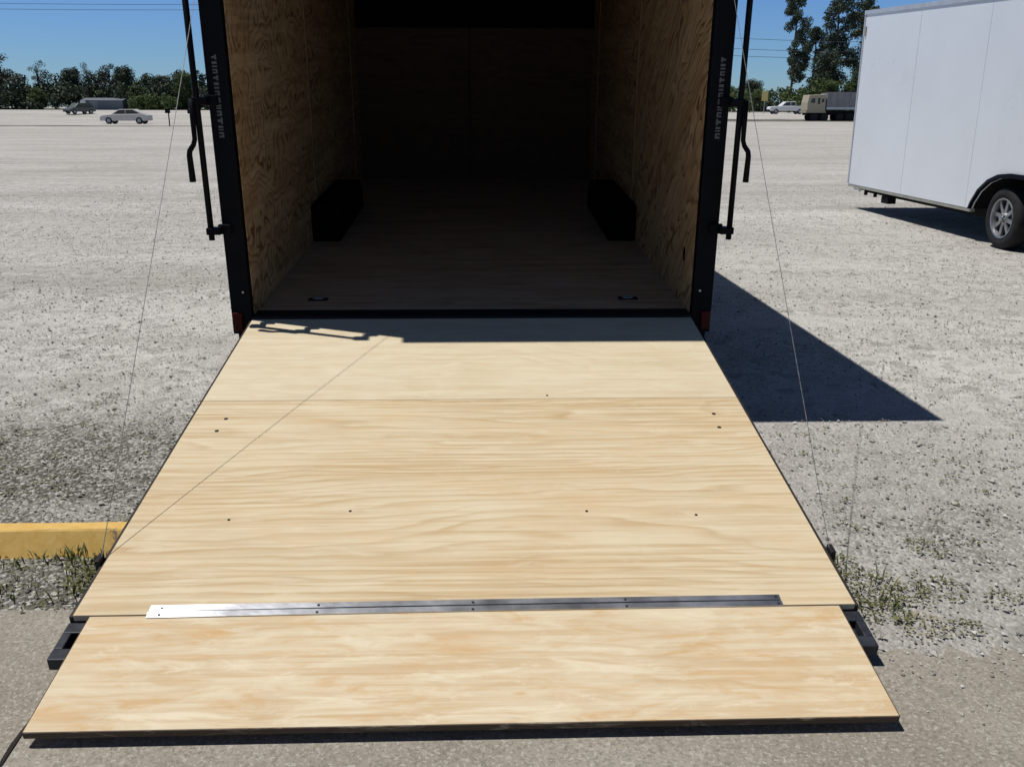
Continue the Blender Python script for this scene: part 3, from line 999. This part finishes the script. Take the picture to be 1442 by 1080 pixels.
for y in (-4.52, -5.40):
    make_wheel(Wt, 0.10, y, 0.345, -1, 0.345, 0.21)
    make_wheel(Wt, 2.40, y, 0.345, 1, 0.345, 0.21)


# ------------------------------------------------------------------ trees
def crown_mesh(name, mat, clumps, leaf, per):
    """clumps: (x, y, z, radius, squash)"""
    C_, N_ = [], []
    for x_, y_, z_, r_, sq in clumps:
        n = int(per * r_ * r_)
        d = RNG.normal(0, 1, (n, 3))
        d /= np.linalg.norm(d, axis=1)[:, None]
        rr = r_ * RNG.uniform(0.25, 1.05, n) ** 0.6
        P = d * rr[:, None]
        P[:, 2] *= sq
        C_.append(P + np.array([x_, y_, z_]))
        N_.append(d + RNG.normal(0, 0.55, (n, 3)))
    C_ = np.concatenate(C_)
    N_ = np.concatenate(N_)
    N_ /= np.linalg.norm(N_, axis=1)[:, None]
    n = len(C_)
    up = RNG.normal(0, 1, (n, 3))
    a = np.cross(N_, up)
    a /= np.linalg.norm(a, axis=1)[:, None]
    b = np.cross(N_, a)
    s_ = leaf * RNG.uniform(0.55, 1.5, (n, 1))
    V = np.stack([C_ - a * s_ * .9, C_ + b * s_ * .45, C_ + a * s_, C_ - b * s_ * .5], 1).reshape(-1, 3)
    Fc = np.arange(n * 4).reshape(-1, 4)
    me = bpy.data.meshes.new(name)
    me.from_pydata(V.tolist(), [], Fc.tolist())
    me.materials.append(mat)
    return me


def tree_proto(kind):
    """returns (trunk mesh, crown mesh) of height about 10 m; scaled on use"""
    tb = MB()
    cl_ = []
    if kind == 'pine':
        tb.tube([(0, 0, 0), (0.1, 0, 3), (0.05, .1, 6), (0.2, 0, 8.5), (0.15, 0, 9.8)], [0.17, 0.14, 0.11, 0.07, 0.03], 8)
        for k in range(27):
            z = 3.0 + 6.6 * (k / 25) ** 0.85
            reach = 1.9 * (1 - ((z - 6.2) / 4.6) ** 2) * random.uniform(0.45, 1.15)
            a = random.uniform(0, 6.283)
            x_, y_ = reach * math.cos(a), reach * math.sin(a)
            tb.tube([(0.1, 0, z - 0.35), (x_ * .6, y_ * .6, z - 0.05), (x_, y_, z + 0.05)], [0.045, 0.03, 0.015], 5)
            cl_.append((x_, y_, z, random.uniform(0.5, 1.0), 0.6))
        cl_.append((0.15, 0, 9.7, 0.6, 0.8))
        leaf, per = 0.115, 520
    elif kind == 'broad':
        tb.tube([(0, 0, 0), (0.1, 0, 2), (0.0, .1, 4.5), (0.2, 0, 7.5)], [0.2, 0.17, 0.12, 0.05], 8)
        for k in range(40):
            z = random.uniform(1.5, 9.2)
            reach = 3.0 * math.sqrt(max(0.05, 1 - ((z - 5.0) / 4.9) ** 2)) * random.uniform(0.2, 1.0)
            a = random.uniform(0, 6.283)
            x_, y_ = reach * math.cos(a), reach * math.sin(a)
            tb.tube([(0.05, 0, max(1.2, z - 1.6)), (x_ * .5, y_ * .5, z - 0.5), (x_, y_, z)], [0.07, 0.045, 0.02], 5)
            cl_.append((x_, y_, z, random.uniform(0.9, 1.6), 0.85))
        leaf, per = 0.17, 150
    else:   # bare-ish upright
        tb.tube([(0, 0, 0), (0.1, 0, 3), (0.2, .1, 6), (0.1, 0, 9.6)], [0.16, 0.13, 0.09, 0.02], 8)
        for k in range(24):
            z = random.uniform(2.5, 9.6)
            reach = 1.9 * math.sqrt(max(0.05, 1 - ((z - 5.5) / 4.6) ** 2)) * random.uniform(0.3, 1.0)
            a = random.uniform(0, 6.283)
            x_, y_ = reach * math.cos(a), reach * math.sin(a)
            tb.tube([(0.1, 0, max(1.5, z - 1.8)), (x_ * .5, y_ * .5, z - 0.6), (x_ * 1.1, y_ * 1.1, z + 0.3)], [0.06, 0.035, 0.012], 5)
            cl_.append((x_, y_, z, random.uniform(0.5, 0.95), 0.95))
        leaf, per = 0.13, 170
    t = tb.build('trunk', M['bark'])
    tm = t.data
    bpy.data.objects.remove(t)
    return tm, cl_, leaf, per


PROTO = {}
for key, kind, mat in (('pine_a', 'pine', 'leaf_pine'), ('pine_b', 'pine', 'leaf_pine'), ('dark', 'broad', 'leaf_dark'), ('brown', 'upright', 'leaf_brown'),
                       ('green', 'broad', 'leaf_green'), ('dark_b', 'upright', 'leaf_dark')):
    tm, cl_, leaf, per = tree_proto(kind)
    PROTO[key] = (tm, crown_mesh('crown', M[mat], cl_, leaf, per))


def place_tree(name, key, x, y, h, wid, rot, label, group):
    r = empty(name, (x, y, ground_z(y) - 0.05), (0, 0, rot))
    for nm, me in (('trunk', PROTO[key][0]), ('crown', PROTO[key][1])):
        o = bpy.data.objects.new(nm, me)
        COL.objects.link(o)
        o.parent = r
        o.scale = (wid, wid, h / 10.2)
    tag(r, label, 'tree', group)


G1 = 'trees along the far edge of the lot'
LEFT = [('brown', -124.5, 250, 14.2, 2.2, 'tall brownish bare-branched tree at the left end of the far treeline'),
        ('dark_b', -117.5, 256, 12.6, 1.9, 'dark tree just right of the tall brownish one in the far treeline'),
        ('dark', -109.0, 256, 11.4, 1.0, 'round dark crown rising second highest left in the far treeline'),
        ('dark_b', -103.0, 252, 11.9, 1.35, 'dark upright tree beside the blue-grey shed in the far treeline'),
        ('brown', -99.5, 258, 12.2, 1.5, 'greyish thin tree directly behind the blue-grey shed'),
        ('dark', -95.0, 255, 11.8, 1.05, 'dark full tree to the right of the blue-grey shed'),
        ('dark', -86.5, 258, 9.4, 0.95, 'lower dark tree in the dip of the far treeline'),
        ('green', -88.0, 246, 6.3, 0.9, 'short bright green tree in front of the dip in the far treeline'),
        ('dark', -80.0, 256, 10.2, 0.95, 'dark tree near the trailer end of the left treeline'),
        ('green', -76.5, 247, 9.6, 0.9, 'yellow-green tree beside the left post of the black trailer'),
        ('green', -114.0, 247, 5.6, 0.8, 'low green tree in front of the dark left end of the treeline')]
for k, (key, x, y, h, wd, lab) in enumerate(LEFT):
    place_tree('tree', key, x, y, h, wd, k * 1.9, lab, G1)
RIGHT = [('pine_a', 67.0, 200, 24.6, 1.6, 'tall ragged pine with gaps showing sky, behind the white pickup'),
         ('pine_b', 77.4, 203, 24.9, 2.1, 'second tall pine, thicker, rising beside the white trailer corner'),
         ('pine_a', 75.6, 212, 18.5, 1.7, 'shorter pine just left of the second tall pine'),
         ('pine_b', 84.5, 207, 24.0, 2.1, 'pine mostly hidden behind the white trailer'),
         ('dark', 73.0, 196, 13.5, 1.15, 'broad dark tree filling the space below the second tall pine'),
         ('dark_b', 80.5, 197, 15.5, 1.6, 'dark tree close against the far corner of the white trailer'),
         ('dark', 62.5, 214, 7.6, 1.0, 'low round dark tree left of the tall pines'),
         ('green', 71.5, 190, 6.6, 0.8, 'low green tree below the tall pines'),
         ('dark', 79.0, 190, 9.0, 1.0, 'dark leafy tree above the grey dump truck body'),
         ('green', 57.5, 216, 6.0, 0.9, 'low green tree beside the yellow sign')]
for k, (key, x, y, h, wd, lab) in enumerate(RIGHT):
    place_tree('pine_tree' if 'pine' in key else 'tree', key, x, y, h, wd, k * 2.3 + 0.4, lab, 'trees beyond the road at right')

# scrub under and between the trees
ucl = []
for k in range(620):
    x_ = random.uniform(-190, 150)
    y_ = random.uniform(240, 264)
    ucl.append((x_, y_, ground_z(y_) + random.uniform(0.4, 6.6) * random.uniform(0.55, 1.0), random.uniform(1.3, 2.7), 0.85))
for k in range(420):
    x_ = random.uniform(-190, -60)
    y_ = random.uniform(262, 276)
    ucl.append((x_, y_, ground_z(y_) + random.uniform(1.0, 9.6) * random.uniform(0.6, 1.0), random.uniform(1.3, 2.4), 0.9))
o = bpy.data.objects.new('undergrowth', crown_mesh('undergrowth', M['leaf_dark'], ucl, 0.42, 26))
COL.objects.link(o)
tag(o, 'dark scrub and undergrowth along the foot of the far treeline', 'undergrowth', kind='stuff')
ucl = []
for k in range(190):
    x_ = random.uniform(38, 104)
    y_ = random.uniform(186, 198) + (10 if x_ < 62 else 0)
    ucl.append((x_, y_, ground_z(y_) + random.uniform(0.3, 4.6 if x_ < 66 else 6.0), random.uniform(0.8, 1.7), 0.8))
for k in range(70):
    x_ = random.uniform(-87, -76)
    y_ = random.uniform(236, 240)
    ucl.append((x_, y_, ground_z(y_) + random.uniform(0.3, 3.0), random.uniform(0.8, 1.6), 0.8))
o = bpy.data.objects.new('roadside_brush', crown_mesh('roadside_brush', M['leaf_green'], ucl, 0.3, 60))
COL.objects.link(o)
tag(o, 'green roadside brush below the tall pines and along the treeline', 'brush', kind='stuff')


# ------------------------------------------------------------------ far vehicles
def car_wheel(parent, x, y, z, r, wd=0.24, rim='alloy'):
    """wheel whose axle runs along y"""
    b = MB()
    b.lathe_x([(-wd / 2, 0.001), (-wd / 2, r * 0.9), (-wd * .35, r), (wd * .35, r), (wd / 2, r * 0.9), (wd / 2, 0.001)], 24)
    b.v = [(x - q[1], y + q[0], z + q[2]) for q in b.v]
    w_ = b.build('wheel', M['tyre'], parent)
    h = MB()
    h.lathe_x([(-wd / 2 - 0.012, 0.001), (-wd / 2 - 0.012, r * 0.55), (-wd / 2 + .01, r * 0.6)], 16)
    h.v = [(x - q[1], y + q[0], z + q[2]) for q in h.v]
    h.build('rim', M[rim], w_)
    return w_


def side_car(name, x, y, rz, body, cab, glass, half, wheels, r, paint, label, cat, bed=None):
    """profiles in (x, z), extruded across the vehicle"""
    root = empty(name, (x, y, ground_z(y)), (0, 0, rz))
    MB().prism(body, 'y', -half, half).build('body', paint, root, bevel=0.05)
    MB().prism(cab, 'y', -half * 0.86, half * 0.86).build('cab_roof', paint, root, bevel=0.05)
    for g in glass:
        MB().prism(g, 'y', -half * 0.875, half * 0.875).build('window', M['glass'], root)
    for wx in wheels:
        for s in (-1, 1):
            car_wheel(root, wx, s * (half - 0.1), r, r)
    tag(root, label, cat)
    return root


# white pickup facing left
pk = side_car('pickup_truck', 47.6, 142.0, 0.0,
              [(-2.75, 0.5), (-2.8, 0.85), (-2.65, 1.12), (-1.0, 1.2), (2.9, 1.2), (2.9, 0.5)],
              [(-1.15, 1.2), (-0.35, 1.86), (1.15, 1.9), (1.3, 1.2)],
              [[(-0.85, 1.28), (-0.3, 1.76), (0.35, 1.8), (0.35, 1.28)], [(0.45, 1.28), (0.45, 1.8), (1.08, 1.8), (1.18, 1.28)]],
              0.98, (-1.85, 1.85), 0.4, M['white_paint'], 'white pickup truck facing left on the road beyond the lot', 'pickup truck')
MB().box(-2.83, -2.70, -0.75, 0.75, 0.5, 0.68).build('bumper', M['well'], pk)
for s in (-1, 1):
    MB().box(-2.79, -2.70, s * 0.62, s * 0.92, 0.9, 1.05).build('headlight', M['sign_white'], pk)
# silver car on the left of the lot
sc1 = side_car('silver_car', -32.6, 84.5, 0.05,
               [(-2.1, 0.28), (-2.18, 0.58), (-1.95, 0.76), (-1.1, 0.86), (1.85, 0.9), (2.1, 0.76), (2.1, 0.3)],
               [(-1.15, 0.86), (-0.4, 1.3), (0.85, 1.32), (1.75, 0.9)],
               [[(-0.95, 0.9), (-0.36, 1.24), (0.12, 1.26), (0.12, 0.9)], [(0.2, 0.9), (0.2, 1.26), (0.8, 1.26), (1.4, 0.93)]],
               0.88, (-1.35, 1.35), 0.31, M['silver_paint'], 'small silver car parked side-on far across the lot at left', 'car')
MB().box(-2.22, -2.1, -0.6, 0.6, 0.3, 0.42).build('bumper', M['well'], sc1)
sc2 = side_car('dark_car', -54.8, 128.0, 0.95,
               [(-1.9, 0.3), (-1.95, 0.65), (-1.2, 0.9), (1.9, 0.95), (1.95, 0.35)],
               [(-1.15, 0.9), (-0.5, 1.45), (1.4, 1.48), (1.85, 0.95)],
               [[(-0.9, 0.95), (-0.42, 1.38), (0.2, 1.4), (0.2, 0.95)], [(0.3, 0.95), (0.3, 1.4), (1.3, 1.4), (1.6, 0.98)]],
               0.86, (-1.2, 1.2), 0.32, M['dark_paint'], 'grey-green car parked farther off, left of the silver car', 'car')
MB().box(-1.97, -1.85, -0.6, 0.6, 0.3, 0.42).build('bumper', M['well'], sc2)

# dump truck: cream cab at left, grey steel body, dark chassis
dx, dy = 42.4, 116.0
D = empty('dump_truck', (dx, dy, ground_z(dy)))
MB().prism([(-0.95, 1.25), (-0.95, 2.3), (-0.78, 3.2), (1.35, 3.3), (1.4, 1.25)], 'y', -1.2, 1.2).build('cab', M['cream'], D, bevel=0.06)
cab = [o for o in D.children][0]
for g in ([(-0.55, 2.25), (-0.4, 2.8), (0.0, 2.8), (0.0, 2.25)], [(0.35, 2.1), (0.35, 2.85), (0.65, 2.85), (0.65, 2.1)], [(0.85, 2.3), (0.85, 2.75), (1.15, 2.75), (1.15, 2.3)]):
    MB().prism(g, 'y', -1.215, 1.215).build('window', M['glass'], cab)
MB().box(-1.0, 1.5, -1.15, 1.15, 1.05, 1.24).build('step_plate', M['cream'], D)
MB().prism([(1.55, 1.75), (1.5, 3.45), (8.3, 3.45), (8.6, 1.75)], 'y', -1.24, 1.24).build('dump_body', M['grey_steel'], D, bevel=0.03)
rb = MB()
for k in range(8):
    rb.box(1.9 + k * 0.85, 2.0 + k * 0.85, -1.30, -1.241, 1.8, 3.4)
rb.box(1.5, 8.4, -1.31, -1.2405, 3.42, 3.56)
rb.build('body_ribs', M['grey_steel'], D)
MB().box(1.55, 8.5, -1.22, 1.22, 1.45, 1.74).build('body_sill', M['white_trim'], D)
MB().box(-0.9, 8.4, -0.6, 0.6, 0.75, 1.04).build('chassis', M['well'], D)
MB().box(-0.95, 8.3, -1.1, -0.61, 0.85, 1.3).build('side_guard', M['well'], D)
for wx in (0.1, 1.4, 3.4, 4.6, 6.2, 7.4):
    for s in (-1, 1):
        car_wheel(D, wx, s * 1.0, 0.52, 0.52, 0.3, 'black_rough')
tag(D, 'dump truck with cream cab and long grey steel body on the far road at right', 'dump truck')

# shed at the foot of the treeline
S = empty('metal_shed', (-93.6, 240.0, ground_z(240)))
MB().box(-5.4, 4.6, -3, 3, 0, 2.3).build('wall', M['shed'], S)
MB().prism([(-3.2, 2.32), (0, 2.9), (3.2, 2.32)], 'x', -5.6, 4.8).build('roof', M['shed'], S)
MB().box(-3.5, -1.6, -3.03, -3.001, 0, 2.2).build('door', M['grey_steel'], S)
tag(S, 'low blue-grey metal shed in front of the far left trees', 'shed')


def post_sign(name, x, y, h, w_, hh, mat, label, cat, th=0.06):
    r_ = empty(name, (x, y, ground_z(y)))
    MB().tube([(0, 0, 0), (0, 0, h)], 0.05, 8).build('post', M['frame'] if mat is M['well'] else M['steel'], r_)
    MB().box(-w_ / 2, w_ / 2, -th - 0.05, -0.051, h - hh, h + 0.02).build('panel' if th < 0.2 else 'box', mat, r_, bevel=0.01)
    tag(r_, label, cat)


post_sign('mailbox_post', -25.35, 74.0, 1.35, 0.34, 0.32, M['well'], 'dark box on a thin post in the weedy strip left of the black trailer', 'post', 0.3)
post_sign('mailbox_post', -23.75, 74.6, 1.3, 0.30, 0.3, M['well'], 'dark box on a post almost touching the black trailer lever handle in view', 'post', 0.3)
post_sign('roadside_sign', 46.5, 150.0, 3.5, 1.0, 1.5, M['yellow_sign'], 'pale yellow sign on a post in the brush right of the black trailer', 'sign')
post_sign('roadside_sign', -98.3, 236.0, 2.2, 1.3, 1.0, M['sign_white'], 'small white sign at the left end of the blue-grey shed', 'sign')


# ------------------------------------------------------------------ power line
def pole(x, y, h, label):
    r_ = empty('utility_pole', (x, y, ground_z(y)))
    MB().tube([(0, 0, -0.5), (0, 0, h)], [0.17, 0.11], 10).build('mast', M['pole'], r_)
    MB().box(-1.1, 1.1, 0.125, 0.22, h - 0.75, h - 0.6).build('crossarm', M['pole'], r_)
    tag(r_, label, 'utility pole', 'utility poles of the far power line')


pole(-8.0, 121.0, 14.4, 'weathered utility pole carrying the far wires, hidden behind the black trailer')


def wire(p, q, sag, label):
    pts = []
    for i in range(25):
        k = i / 24
        pts.append((p[0] + (q[0] - p[0]) * k, p[1] + (q[1] - p[1]) * k, p[2] + (q[2] - p[2]) * k - 4 * sag * k * (1 - k)))
    tag(MB().tube(pts, 0.026, 5).build('power_wire', M['wire']), label, 'wire', 'overhead wires of the far power line')


wire((-80, 120, 14.0), (-8.0, 120.86, 14.3), 0.35, 'upper dark wire crossing the sky at top left')
wire((-80, 120.3, 13.35), (-8.0, 120.86, 13.7), 0.35, 'lower dark wire crossing the sky at top left')
wire((-8.0, 120.9, 13.9), (96, 120.3, 12.0), 3.0, 'highest of the three wires beside the right trailer post')
wire((-8.0, 120.9, 12.2), (96, 120.3, 10.6), 2.7, 'middle of the three wires beside the right trailer post')
wire((-8.0, 120.9, 11.3), (96, 120.3, 9.8), 2.7, 'lowest of the three wires beside the right trailer post')
